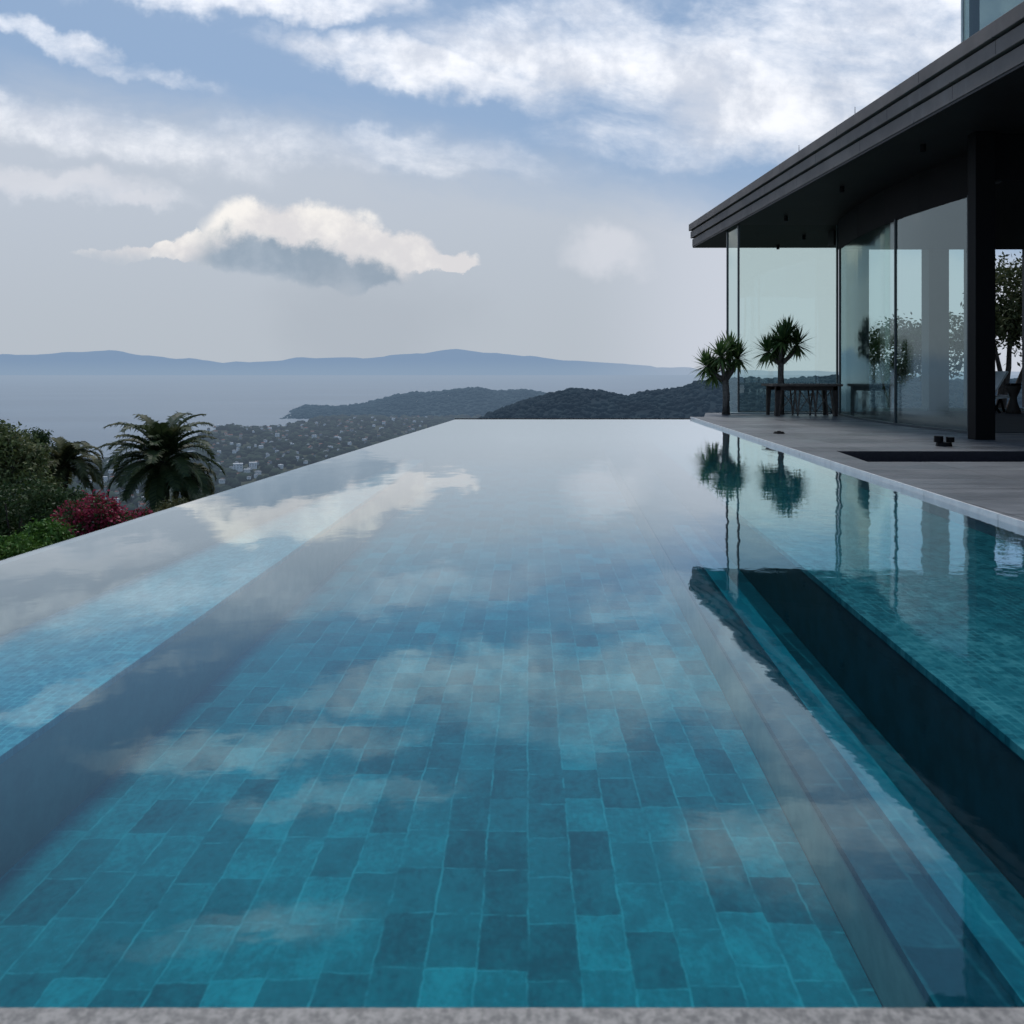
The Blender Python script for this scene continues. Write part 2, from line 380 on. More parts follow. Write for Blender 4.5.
# ------------------------------------------------------------------ object helpers
def tag(o, label=None, cat=None, group=None, kind=None):
    if label: o['label'] = label
    if cat: o['category'] = cat
    if group: o['group'] = group
    if kind: o['kind'] = kind
    return o
def thing(name, label, cat, loc=(0, 0, 0), group=None, kind=None):
    o = bpy.data.objects.new(name, None); col.objects.link(o); o.location = loc; o.empty_display_size = .2
    return tag(o, label, cat, group, kind)
class MB:
    """collects shapes (world coordinates) for one mesh object"""
    def __init__(s): s.v = []; s.f = []; s.mi = []; s.cur = 0
    def add(s, vs, fs):
        n = len(s.v); s.v += [tuple(v) for v in vs]; s.f += [tuple(i + n for i in f) for f in fs]; s.mi += [s.cur] * len(fs)
        return s
    def box(s, x0, x1, y0, y1, z0, z1):
        vs = [(x, y, z) for z in (z0, z1) for y in (y0, y1) for x in (x0, x1)]
        return s.add(vs, [(0, 2, 3, 1), (4, 5, 7, 6), (0, 1, 5, 4), (2, 6, 7, 3), (0, 4, 6, 2), (1, 3, 7, 5)])
    def prism(s, pts, z0, z1):
        """pts counter-clockwise in plan"""
        n = len(pts); vs = [(p[0], p[1], z0) for p in pts] + [(p[0], p[1], z1) for p in pts]
        fs = [tuple(range(n - 1, -1, -1)), tuple(range(n, 2 * n))] + [(i, (i + 1) % n, n + (i + 1) % n, n + i) for i in range(n)]
        return s.add(vs, fs)
    def quad(s, a, b, c, d): return s.add([a, b, c, d], [(0, 1, 2, 3)])
    def bar(s, p, q, r, seg=6, r2=None):
        p = Vector(p); q = Vector(q); r2 = r if r2 is None else r2
        d = (q - p).normalized(); a = d.orthogonal().normalized(); b = d.cross(a)
        vs = []
        for (c, rr) in ((p, r), (q, r2)):
            for i in range(seg):
                t = 2 * math.pi * i / seg; vs.append(c + (a * math.cos(t) + b * math.sin(t)) * rr)
        fs = [(i, (i + 1) % seg, seg + (i + 1) % seg, seg + i) for i in range(seg)] + [tuple(range(seg - 1, -1, -1)), tuple(range(seg, 2 * seg))]
        return s.add(vs, fs)
    def tube(s, pts, radii, seg=7):
        pts = [Vector(p) for p in pts]; vs = []; n = len(pts)
        up = Vector((.13, .21, .97))
        for i, p in enumerate(pts):
            d = (pts[min(i + 1, n - 1)] - pts[max(i - 1, 0)]).normalized()
            a = d.cross(up if abs(d.dot(up)) < .97 else Vector((1, 0, 0))).normalized(); b = d.cross(a)
            for k in range(seg):
                t = 2 * math.pi * k / seg; vs.append(p + (a * math.cos(t) + b * math.sin(t)) * radii[i])
        fs = [(i * seg + k, i * seg + (k + 1) % seg, (i + 1) * seg + (k + 1) % seg, (i + 1) * seg + k) for i in range(n - 1) for k in range(seg)]
        fs += [tuple(range(seg - 1, -1, -1)), tuple(range((n - 1) * seg, n * seg))]
        return s.add(vs, fs)
    def build(s, name, mats, parent=None, smooth=False, bevel=0.0):
        me = bpy.data.meshes.new(name); org = Vector(parent.location) if parent else Vector((0, 0, 0))
        q = parent
        while q is not None and q.parent is not None: org += Vector(q.parent.location); q = q.parent
        me.from_pydata([tuple(Vector(v) - org) for v in s.v], [], s.f); me.update()
        for mt in (mats if isinstance(mats, (list, tuple)) else [mats]): me.materials.append(mt)
        me.polygons.foreach_set('material_index', s.mi)
        if smooth: me.polygons.foreach_set('use_smooth', [True] * len(s.f))
        o = bpy.data.objects.new(name, me); col.objects.link(o)
        if parent: o.parent = parent
        if bevel:
            b = o.modifiers.new('bevel', 'BEVEL'); b.width = bevel; b.segments = 2; b.limit_method = 'ANGLE'
        return o
def np_mesh(name, verts, quads, mats, parent=None, mi=None, tri=False, smooth=False):
    k = 3 if tri else 4
    me = bpy.data.meshes.new(name); v = np.asarray(verts, dtype=np.float32)
    if parent is not None: v = v - np.array(parent.location, dtype=np.float32)
    q = np.asarray(quads, dtype=np.int32)
    me.vertices.add(len(v)); me.vertices.foreach_set('co', v.ravel())
    me.loops.add(q.size); me.loops.foreach_set('vertex_index', q.ravel())
    me.polygons.add(len(q)); me.polygons.foreach_set('loop_start', np.arange(0, q.size, k, dtype=np.int32))
    me.polygons.foreach_set('loop_total', np.full(len(q), k, dtype=np.int32))
    for mt in (mats if isinstance(mats, (list, tuple)) else [mats]): me.materials.append(mt)
    if mi is not None: me.polygons.foreach_set('material_index', np.asarray(mi, dtype=np.int32))
    if smooth: me.polygons.foreach_set('use_smooth', np.ones(len(q), dtype=bool))
    me.update(calc_edges=True)
    o = bpy.data.objects.new(name, me); col.objects.link(o)
    if parent is not None: o.parent = parent
    return o

# ------------------------------------------------------------------ the pool
Y0, Y1 = 1.236, 16.84
def XL(y): return -1.14 - .121 * (Y1 - y)
def XR(y): return 3.79 - .045 * (Y1 - y)
def fl(y): return -1.97 + .046 * y           # left edge of the deep floor / edge of the left bench
def fr_(y): return .924 + .060 * y             # right edge of the deep floor
def sr(y): return 1.35 + .070 * y             # edge of the right shelf
yb = 12.6
ZF, ZB, ZS, ZR = -.82, -.38, -.56, -.12
pool = thing('swimming_pool', 'infinity pool lined with blue green stone tiles, level with the terrace', 'pool', (0, Y0, 0))
mb = MB(); mb.quad((-3.4, Y0, ZF), (fr_(Y0), Y0, ZF), (fr_(Y1), Y1, ZF), (fl(Y1) - .4, Y1, ZF)); mb.build('floor', M['floor_tile'], pool)
mb = MB(); mb.prism([(XL(Y0) - .05, Y0), (fl(Y0), Y0), (fl(yb), yb), (min(XL(yb), fl(yb) - .02), yb)], ZB - .03, ZB); mb.build('bench_top', M['shelf_tile'], pool)
mb = MB(); mb.quad((fl(Y0) - .003, Y0, ZF), (fl(yb) - .003, yb, ZF), (fl(yb) - .003, yb, ZB - .031), (fl(Y0) - .003, Y0, ZB - .031)); mb.build('bench_riser', M['riser_pale'], pool)
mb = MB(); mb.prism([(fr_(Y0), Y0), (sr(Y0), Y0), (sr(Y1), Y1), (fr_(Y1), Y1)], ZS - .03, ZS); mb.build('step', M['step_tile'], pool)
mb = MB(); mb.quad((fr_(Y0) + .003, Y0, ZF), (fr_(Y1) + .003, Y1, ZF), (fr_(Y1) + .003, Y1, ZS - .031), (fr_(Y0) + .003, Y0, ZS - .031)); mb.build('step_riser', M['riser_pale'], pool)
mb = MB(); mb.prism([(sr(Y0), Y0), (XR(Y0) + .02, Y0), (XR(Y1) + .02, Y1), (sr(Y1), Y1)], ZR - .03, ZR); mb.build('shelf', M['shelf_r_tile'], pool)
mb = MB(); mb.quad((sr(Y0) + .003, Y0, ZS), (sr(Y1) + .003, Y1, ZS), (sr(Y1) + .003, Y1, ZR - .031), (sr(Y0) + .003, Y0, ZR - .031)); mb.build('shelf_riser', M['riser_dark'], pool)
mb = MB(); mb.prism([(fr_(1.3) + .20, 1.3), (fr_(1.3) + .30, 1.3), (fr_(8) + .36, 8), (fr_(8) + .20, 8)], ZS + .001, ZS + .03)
mb.build('reflected_band', M['band'], pool)  # pale strip standing in for a band reflected in the water
wl = MB()
wl.prism([(XL(Y0) - .05, Y0 - .1), (XL(Y0), Y0 - .1), (XL(Y1), Y1), (XL(Y1) - .05, Y1)], -1.6, -.006)
wl.build('left_weir', M['riser_dark'], pool)
wl = MB(); wl.prism([(XL(Y1) - .05, Y1), (XR(Y1) + .3, Y1), (XR(Y1) + .3, Y1 + .16), (XL(Y1) - .05, Y1 + .16)], -1.6, -.008); wl.build('far_weir', M['riser_dark'], pool)
wl = MB(); wl.prism([(XL(Y1) - .08, Y1 + .162), (XR(Y1) + .3, Y1 + .162), (XR(Y1) + .3, Y1 + .27), (XL(Y1) - .08, Y1 + .27)], -1.6, .008)
wl.prism([(XL(Y0) - .075, Y0 - .1), (XL(Y0) - .055, Y0 - .1), (XL(Y1) - .055, Y1 + .16), (XL(Y1) - .075, Y1 + .16)], -1.6, -.02)
wl.build('catch_ledge', M['fascia_gap'], pool)
wl = MB(); wl.quad((-3.5, Y0 + .004, -1), (-3.5, Y0 + .004, -.05), (3.3, Y0 + .004, -.05), (3.3, Y0 + .004, -1)); wl.build('near_wall', M['riser_dark'], pool)
mb = MB(); mb.box(-3.6, 4.6, .42, Y0, -.045, .022); o = mb.build('coping', M['coping'], pool, bevel=.008)
# water body: closed, so that the light is coloured by the depth it crosses
wp = [(XL(Y0) - .045, Y0 - .02), (XR(Y0) + .003, Y0 - .02), (XR(Y1) + .003, Y1 + .15), (XL(Y1) - .045, Y1 + .15)]
mb = MB(); mb.cur = 0; mb.add([(a, b, 0) for a, b in wp] + [(a, b, -1.0) for a, b in wp], [(0, 1, 2, 3)]); mb.cur = 1
mb.add([(a, b, 0) for a, b in wp] + [(a, b, -1.0) for a, b in wp], [(7, 6, 5, 4), (0, 4, 5, 1), (1, 5, 6, 2), (2, 6, 7, 3), (3, 7, 4, 0)])
o = mb.build('water', [M['water'], M['water_side']])
bm = bmesh.new(); bm.from_mesh(o.data); bmesh.ops.remove_doubles(bm, verts=bm.verts, dist=1e-4); bm.to_mesh(o.data); bm.free()
tag(o, 'still blue green pool water reflecting clouds and the roof', 'water', kind='structure')

# ------------------------------------------------------------------ terrace
DZ = .04
YB = 18.5
def XE(y): return XR(y) + .022
px0, px1, py0, py1 = 3.92, 12.0, 8.55, 9.72
mb = MB()
mb.prism([(XE(Y0 - .8), Y0 - .8), (14, Y0 - .8), (14, py0), (XE(py0), py0)], -.4, DZ)
mb.prism([(XE(py0), py0), (px0 - .12, py0), (px0 + .02, py1), (XE(py1), py1)], -.4, DZ)
mb.prism([(px1, py0), (14, py0), (14, py1), (px1, py1)], -.4, DZ)
mb.prism([(XE(py1), py1), (14, py1), (14, Y1 + .28), (XE(Y1 + .28), Y1 + .28)], -.4, DZ)
mb.prism([(XR(Y1) + .32, Y1 + .28), (14, Y1 + .28), (14, YB + .3), (4.55, YB + .3)], -.4, DZ)
tag(mb.build('terrace', M['deck']), 'grey stone paved terrace along the pool', 'terrace', kind='structure')
mb = MB()
ys = np.linspace(Y0 - .1, Y1 + .27, 16)
for a, b_ in zip(ys[:-1], ys[1:]):
    mb.prism([(XR(a) + .003, a + .003), (XE(a) - .002, a + .003), (XE(b_) - .002, b_ - .003), (XR(b_) + .003, b_ - .003)], -.25, DZ + .004)
mb.build('terrace_kerb', M['wet_edge'])
tag(bpy.data.objects['terrace_kerb'], 'pale stone edging strip between pool and terrace', 'kerb', kind='structure')
mb = MB(); mb.box(5.0, 7.3, YB - .2, YB - .05, DZ, DZ + .03); mb.build('door_sill', M['frame_pale'])
tag(bpy.data.objects['door_sill'], 'pale threshold strip under the far glass wall', 'sill', kind='structure')
# sunken rill
pit = thing('sunken_fire_pit', 'dark tiled sunken recess cut into the grey terrace', 'pit', (4.2, 9, DZ))
mb = MB(); mb.quad((px0 - .14, py0 - .01, -.26), (px1, py0 - .01, -.26), (px1, py1 + .01, -.26), (px0, py1 + .01, -.26)); mb.build('base', M['pit_tile'], pit)
mb = MB(); mb.box(px0, px1, py1 - .03, py1 - .001, -.259, DZ - .004); mb.box(px0 + .02, px1, py0 + .001, py0 + .03, -.259, DZ - .004); mb.build('lining', M['pit_tile'], pit)
# small things on the terrace
mb = MB(); c0 = atz(944, 446, DZ)
lt = thing('deck_lamp', 'small black floor lamp on the terrace beside the sunken recess', 'lamp', c0)
mb.bar(c0, c0 + Vector((0, 0, .05)), .10, 12, .09); mb.build('base', M['black'], lt)
mb = MB(); mb.bar(c0 + Vector((-.07, 0, .05)), c0 + Vector((-.07, 0, .13)), .055, 10); mb.bar(c0 + Vector((.08, 0, .05)), c0 + Vector((.08, 0, .115)), .05, 10); mb.build('lamp_head', M['black'], lt)
mb = MB(); c0 = atz(779, 433.5, DZ); mb.bar(c0, c0 + Vector((0, 0, .03)), .09, 14, .07); mb.bar(c0 + Vector((0, 0, .03)), c0 + Vector((0, 0, .04)), .03, 8)
tag(mb.build('floor_drain', M['black']), 'small black drain cover near the far end of the terrace', 'drain cover')

# ------------------------------------------------------------------ the villa
villa = thing('villa', 'dark flat roofed glass villa with deep overhanging eave beside the pool', 'house', (7, 14, DZ))
ZS0 = 4.43; YA = 22.0; XA = 4.87
def XV(y): return XA + .055 * (YA - y)
YN = .5
# three stepped cladding bands along the eave and across the far end
for i, (z0, z1, out) in enumerate(((4.435, 4.635, .0), (4.665, 4.845, .04), (4.875, 5.055, .08))):
    mb = MB()
    mb.prism([(XV(YN) + .07 - out, YN), (XV(YN) + .25, YN), (XV(YA) + .25, YA - .18), (14, YA - .18), (14, YA - .07 + out), (XV(YA) + .07 - out, YA - .07 + out)], z0, z1)
    mb.build('fascia_band', M['fascia'], villa, bevel=.006)
mb = MB(); mb.prism([(XV(YN) + .12, YN + .01), (14, YN + .01), (14, YA - .12), (XV(YA) + .12, YA - .12)], 4.432, 5.045); mb.build('roof_slab', M['fascia_gap'], villa)
mb = MB(); mb.prism([(XV(YN) + .08, YN + .02), (14, YN + .02), (14, YA - .08), (XV(YA) + .08, YA - .08)], 4.40, 4.43); mb.build('soffit', M['soffit'], villa)
# bulkhead that follows the curved glass
G = [(7.30, 17.8), (7.05, 16.3), (6.95, 14.9), (6.99, 13.7), (7.14, 12.5)]
gin = [(g[0] + .02, g[1]) for g in G]
mb = MB(); mb.prism([(7.06, 11.52), (13.9, 11.52), (13.9, 17.9), (7.30, 17.9)] + [(g[0] - .02, g[1]) for g in G], 3.74, 4.399); mb.build('bulkhead', M['bulkhead'], villa)
# glass: curved front, two sheets
def sheet(pts, z0, z1, name, mat, sub=6):
    mb = MB()
    for (a, b_) in zip(pts[:-1], pts[1:]): mb.quad((a[0], a[1], z0), (b_[0], b_[1], z0), (b_[0], b_[1], z1), (a[0], a[1], z1))
    return mb.build(name, mat, villa, smooth=True)
def cr(pts, n):
    out = []
    P_ = [pts[0]] + list(pts) + [pts[-1]]
    for i in range(1, len(P_) - 2):
        for t in np.linspace(0, 1, n, endpoint=False):
            p0, p1, p2, p3 = [np.array(P_[i + k]) for k in (-1, 0, 1, 2)]
            out.append(tuple(.5 * ((2 * p1) + (-p0 + p2) * t + (2 * p0 - 5 * p1 + 4 * p2 - p3) * t * t + (-p0 + 3 * p1 - 3 * p2 + p3) * t ** 3)))
    out.append(tuple(pts[-1])); return out
curve = cr(G, 6); cut = 14
sheet(curve[:cut + 1], DZ + .03, 3.745, 'curved_glass', M['glass2'])
sheet(curve[cut:], DZ + .03, 3.745, 'curved_glass', M['glass2'])
for (x, y) in (curve[0], curve[cut], curve[-1]):
    mb = MB(); mb.box(x - .022, x + .012, y - .02, y + .02, DZ, 3.76); mb.build('glazing_bar', M['frame'], villa)
mb = MB()
for (a, b_) in zip(curve[:-1], curve[1:]): mb.prism([(a[0] - .02, a[1]), (b_[0] - .02, b_[1]), (b_[0] + .03, b_[1]), (a[0] + .03, a[1])], DZ, DZ + .04)
mb.build('floor_track', M['frame'], villa)
# far glass wall behind the palms
xa, xb, xc = (727.5 - CX) / F * 19.3, (738.5 - CX) / F * YB, 7.52
sheet([(xb, YB), (xc, YB)], DZ, 4.41, 'far_glass', M['glass'])
sheet([(xa, 19.3), (xb, YB)], DZ, 4.41, 'return_glass', M['glass'])
for (x, y, w) in ((xa, 19.3, .020), (xb, YB, .018), (xc, YB, .016)):
    mb = MB(); mb.box(x - w, x + w, y - .03, y + .03, DZ, 4.40); mb.build('glazing_bar', M['frame'], villa)
mb = MB(); mb.box(xb + .022, xc - .03, YB - .025, YB + .025, DZ, DZ + .05); mb.build('floor_track', M['frame'], villa)
# column
mb = MB(); mb.box(6.55, 6.83, 11.30, 11.50, DZ, 4.399); mb.build('column', M['black'], villa, bevel=.006)
mb = MB(); mb.box(6.832, 13.9, 11.40, 11.51, 3.74, 4.398); mb.build('lintel', M['black'], villa)
# inside: pillars, far lintel, ceiling, right wall
YI = 19.2
for (pa, pb) in ((846, 869), (929, 949), (972, 994)):
    mb = MB(); mb.box((pa - CX) / F * YI, (pb - CX) / F * YI, YI, YI + .35, DZ, 4.04); mb.build('pillar', M['pillar'], villa)
mb = MB(); mb.box(7.7, 13.9, YI - .05, YI + .30, 4.04, 4.398); mb.build('head_beam', M['soffit'], villa)
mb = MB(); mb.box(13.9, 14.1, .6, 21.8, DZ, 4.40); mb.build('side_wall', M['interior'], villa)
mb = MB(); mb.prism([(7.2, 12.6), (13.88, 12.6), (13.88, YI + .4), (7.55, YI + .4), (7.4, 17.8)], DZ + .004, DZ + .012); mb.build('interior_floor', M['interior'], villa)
mb = MB(); mb.box(7.6, 13.88, YI + .1, YI + .14, DZ + .012, DZ + .09); mb.build('threshold', M['frame_pale'], villa)
# ceiling spotlights
for (px, row) in ((923, 145), (842, 187), (786, 217), (804, 236), (778, 249), (949, 178), (905, 205)):
    D = (ZS0 - .02 - 1) * F / (HZ - row + 1)
    X = (px - CX) / F * D
    if D > 21.6: D = 21.5; X = (px - CX) / F * D
    mb = MB(); mb.bar((X, D, 4.401), (X, D, 4.30), .04, 10); s_ = mb.build('spotlight', M['black'], villa)
# upper storey
ux, uy, uz = 6.215, 11.0, 5.04
mb = MB(); mb.quad((ux, uy, uz), (ux + .33, 5.0, uz), (ux + .33, 5.0, 7.9), (ux, uy, 7.9)); mb.quad((ux, uy, uz), (12, uy, uz), (12, uy, 7.9), (ux, uy, 7.9)); mb.build('upper_glass', M['glass3'], villa)
mb = MB(); mb.box(ux + .06, ux + .15, uy - .11, uy - .02, uz, 7.9); mb.build('upper_mullion', M['black'], villa)
mb = MB(); mb.box(ux + .33, ux + .42, 4.9, 4.98, uz, 7.9); mb.build('upper_mullion', M['black'], villa)
mb = MB(); mb.box(ux - .02, ux, uy, uy + .04, uz, 7.9); mb.build('corner_bead', M['frame_pale'], villa)
mb = MB(); mb.box(ux + 1, 12.0, 5.2, uy - .8, uz, 7.8); mb.build('upper_wall', M['pillar'], villa)
mb = MB(); mb.box(ux - .3, 12.4, 4.6, uy + .4, 7.9, 8.2); mb.build('upper_roof', M['fascia'], villa)
for (px, row, lab) in ((855, 104, 'thin lightning rod on the roof edge, the one nearer the upper storey'), (799, 141, 'thin lightning rod on the roof edge, the one nearer the eave corner')):
    s_ = (px - CX) / F; D = (XA + .055 * YA + .15) / (s_ + .055)
    mb = MB(); mb.bar((s_ * D, D, 5.05), (s_ * D, D, 5.27), .008, 6, .004); mb.bar((s_ * D, D, 5.05), (s_ * D, D, 5.08), .03, 8)
    tag(mb.build('lightning_rod', M['frame']), lab, 'lightning rod')

# ------------------------------------------------------------------ furniture
def make_table():
    y = 17.3; x0 = (772 - CX) / F * y; x1 = x0 + 1.52; zt = .74
    t = thing('table', 'long weathered wooden table standing behind the right yucca', 'table', ((x0 + x1) / 2, y, DZ))
    mb = MB(); mb.box(x0, x1, y - .05, y + .75, zt - .05, zt); mb.build('tabletop', M['wood'], t, bevel=.006)
    mb = MB(); mb.box(x0 + .1, x1 - .1, y + .02, y + .05, zt - .14, zt - .051); mb.box(x0 + .1, x1 - .1, y + .65, y + .68, zt - .14, zt - .051); mb.build('apron', M['wood_dark'], t)
    for (lx, ly) in ((x0 + .14, y + .02), (x1 - .14, y + .02), (x0 + .14, y + .62), (x1 - .14, y + .62)):
        mb = MB(); s_ = 1 if lx < (x0 + x1) / 2 else -1
        mb.add([(lx - .05, ly, zt - .051), (lx + .05, ly, zt - .051), (lx + .05, ly + .08, zt - .051), (lx - .05, ly + .08, zt - .051),
                (lx - .03 - s_ * .02, ly, DZ), (lx + .03 - s_ * .02, ly, DZ), (lx + .03 - s_ * .02, ly + .07, DZ), (lx - .03 - s_ * .02, ly + .07, DZ)],
               [(0, 1, 2, 3), (7, 6, 5, 4), (0, 4, 5, 1), (1, 5, 6, 2), (2, 6, 7, 3), (3, 7, 4, 0)])
        mb.build('leg', M['wood_dark'], t)
    return x0, x1, y, zt
tx0, tx1, ty, tz = make_table()
def make_stool(x, y, lab):
    s = thing('stool', lab, 'stool', (x, y, DZ), 'slatted stools pushed under the table')
    h = .64; w = .17
    mb = MB(); mb.box(x - w, x + w, y - w, y + w, h - .03, h); mb.build('seat', M['wood'], s, bevel=.005)
    for (sx, sy) in ((-1, -1), (1, -1), (-1, 1), (1, 1)):
        mb = MB(); mb.bar((x + sx * (w - .03), y + sy * (w - .03), h - .03), (x + sx * (w + .03), y + sy * (w - .01), DZ), .020, 6, .015); mb.build('leg', M['wood'], s)
    mb = MB()
    mb.bar((x - w + .02, y - w + .02, h - .05), (x + w, y - w + .01, DZ + .1), .010); mb.bar((x + w - .02, y - w + .04, h - .05), (x - w, y - w + .03, DZ + .1), .010)
    mb.build('stretcher', M['wood'], s)
for i, (fx_, lab) in enumerate(((.40, 'slatted wooden stool under the table, nearest the yucca trunk'), (.80, 'slatted wooden stool under the middle of the table'), (1.18, 'slatted wooden stool under the table, nearest the curved glass'))):
    make_stool(tx0 + fx_, ty + .28, lab)
# lounge chair inside
def make_lounger():
    B = atz(1003, 413, DZ + .012); x, y = B.x, B.y
    t = thing('lounge_chair', 'pale sling lounge chair with dark legs inside the open room', 'chair', (x, y, DZ + .012))
    mb = MB(); P0 = Vector((x - .28, y, .40)); P1 = Vector((x + .10, y, 1.02)); w = Vector((0, .55, 0)); th = Vector((.03, 0, -.02))
    mb.add([P0, P1, P1 + w, P0 + w, P0 + th, P1 + th, P1 + w + th, P0 + w + th], [(0, 1, 2, 3), (7, 6, 5, 4), (0, 4, 5, 1), (1, 5, 6, 2), (2, 6, 7, 3), (3, 7, 4, 0)])
    mb.build('backrest', M['sling'], t)
    mb = MB(); mb.add([(x - .28, y, .40), (x + .30, y, .46), (x + .30, y + .55, .46), (x - .28, y + .55, .40), (x - .28, y, .36), (x + .30, y, .42), (x + .30, y + .55, .42), (x - .28, y + .55, .36)],
                      [(0, 1, 2, 3), (7, 6, 5, 4), (0, 4, 5, 1), (1, 5, 6, 2), (2, 6, 7, 3), (3, 7, 4, 0)]); mb.build('seat', M['sling'], t)
    for yy in (y + .02, y + .53):
        for (a, b_) in ((-.30, -.06), (-.20, -.42), (.26, .36), (.28, .12)):
            mb = MB(); mb.bar((x + a, yy, .39), (x + b_, yy, DZ + .014), .028); mb.build('leg', M['black'], t)
make_lounger()
def make_pot():
    B = atz(1024, 414, DZ + .012); x, y = B.x - .05, B.y + .3
    t = thing('side_stool', 'dark waisted side stool next to the pale lounge chair', 'stool', (x, y, DZ + .012))
    prof = ((0.16, 0), (.13, .1), (.08, .26), (.07, .36), (.13, .52), (.16, .60), (.14, .64))
    mb = MB(); mb.tube([(x, y, DZ + .013 + h) for r_, h in prof], [r_ for r_, h in prof], 14); mb.build('body', M['wood_dark'], t, smooth=True)
    mb = MB(); mb.bar((x, y, DZ + .654), (x, y, DZ + .70), .17, 14, .15); mb.build('seat', M['black'], t)
make_pot()

# ------------------------------------------------------------------ plants
def leaves(centers, n_per, spread, size, rg, flat=0.0, aspect=.45, up=0.0):
    """diamond leaves scattered around the clump centres -> verts, quads"""
    C_ = np.repeat(centers, n_per, axis=0); n = len(C_)
    C_ = C_ + rg.normal(0, 1, (n, 3)) * spread
    a = rg.normal(0, 1, (n, 3)); a[:, 2] = a[:, 2] * (1 - flat) + up; a /= np.linalg.norm(a, axis=1)[:, None]
    b = rg.normal(0, 1, (n, 3)); b -= (a * b).sum(1)[:, None] * a; b /= np.linalg.norm(b, axis=1)[:, None]
    s = size * rg.uniform(.6, 1.35, n)[:, None]
    v = np.stack([C_ - a * s * .5, C_ + b * s * aspect * .5, C_ + a * s * .5, C_ - b * s * aspect * .5], 1).reshape(-1, 3)
    return v, np.arange(n * 4).reshape(-1, 4)
def ellipsoid_pts(n, c, r, rg, shell=.55):
    d = rg.normal(0, 1, (n, 3)); d /= np.linalg.norm(d, axis=1)[:, None]
    rad = shell + (1 - shell) * rg.uniform(0, 1, n) ** .6
    return np.array(c) + d * np.array(r) * rad[:, None]
def tree(name, label, cat, base, crowns, mat, n_cl, n_leaf, size, spread, bark='bark_dark', group=None, trunk_r=.18, seed=1, names=('trunk', 'crown'), mat2=None, frac2=0.0, flower='flower'):
    rg = np.random.default_rng(seed)
    t = thing(name, label, cat, base, group)
    mb = MB(); base = Vector(base)
    cs = []
    for (c, r, w) in crowns:
        k = max(3, int(n_cl * w)); cs.append(ellipsoid_pts(k, c, r, rg))
        c = Vector(c); mid = base.lerp(c, .55) + Vector((rg.normal(0, .12), rg.normal(0, .12), 0)) * (c - base).length * .3
        mb.tube([base, base.lerp(mid, .5), mid, c], [trunk_r, trunk_r * .8, trunk_r * .55, trunk_r * .25])
        for q in range(5):
            p = Vector(cs[-1][rg.integers(0, k)]); mb.tube([mid.lerp(c, .2 + .12 * q), mid.lerp(p, .6), p], [trunk_r * .35, trunk_r * .22, trunk_r * .08], 5)
    mb.build(names[0], M[bark], t, smooth=True)
    cs = np.concatenate(cs)
    if mat2:
        top = rg.uniform(0, 1, len(cs)) < frac2
        v, q = leaves(cs[top], n_leaf, spread, size, rg, aspect=.8); np_mesh(flower, v, q, M[mat2], t)
        cs = cs[~top]
    v, q = leaves(cs, n_leaf, spread, size, rg)
    np_mesh(names[1], v, q, M[mat], t); return t

def palm(name, label, base, head, n_fr, length, mat, seed, droop=1.0, group=None, trunk_r=.2, el_range=(-.5, 1.35), lw=.035):
    rg = np.random.default_rng(seed); base = Vector(base); head = Vector(head)
    t = thing(name, label, 'palm', base, group)
    mb = MB(); n = 9
    mb.tube([base.lerp(head, i / n) for i in range(n + 1)], [trunk_r * (1.25 - .45 * i / n + (.06 if i % 2 else 0)) for i in range(n + 1)], 10)
    mb.bar(head - Vector((0, 0, .35)), head + Vector((0, 0, .12)), trunk_r * 1.25, 10, trunk_r * .5)
    mb.build('trunk', M['bark_dark'], t, smooth=True)
    for f in range(n_fr):
        az = f * 2.39996 + rg.normal(0, .15)
        e0 = el_range[0] + (el_range[1] - el_range[0]) * ((f + .5) / n_fr) ** .8
        L = length * rg.uniform(.74, 1.12); dr0 = droop * rg.uniform(.7, 1.35); steps = 14; el = e0; p = Vector(head)
        pts = [p.copy()]
        for k in range(steps):
            d = Vector((math.cos(az) * math.cos(el), math.sin(az) * math.cos(el), math.sin(el)))
            p = p + d * (L / steps); pts.append(p.copy())
            el -= dr0 * (.045 + .20 * (k / steps)) * (1.0 if e0 > 0 else .55)
            el = max(el, -1.5)
        mb = MB(); mb.tube(pts, [.030 * (1 - .8 * i / steps) * length / 2 for i in range(steps + 1)], 4)
        # leaflets
        nl = 34
        for i in range(nl):
            s_ = .12 + .88 * (i + .5) / nl; q_ = s_ * steps; i0 = min(int(q_), steps - 1); c = pts[i0].lerp(pts[i0 + 1], q_ - i0)
            d = (pts[i0 + 1] - pts[i0]).normalized(); side = d.cross(Vector((0, 0, 1)))
            if side.length < .05: side = Vector((math.sin(az), -math.cos(az), 0))
            side.normalize(); upv = side.cross(d)
            ll = length * .22 * (math.sin(math.pi * min(1, .12 + .86 * s_)) ** .6 + .12) * rg.uniform(.85, 1.1)
            for sg in (-1, 1):
                dr = (side * sg * .85 + d * .65 + upv * .28).normalized(); tip = c + dr * ll + Vector((0, 0, -ll * .40 * rg.uniform(.2, 1.5)))
                midp = c + dr * ll * .5
                wv = d * lw * .5
                mb.add([c - wv, c + wv, midp + wv * 1.1, tip, midp - wv * 1.1], [(0, 1, 2, 4), (4, 2, 3)])
        mb.build('frond', M[mat], t)
    return t

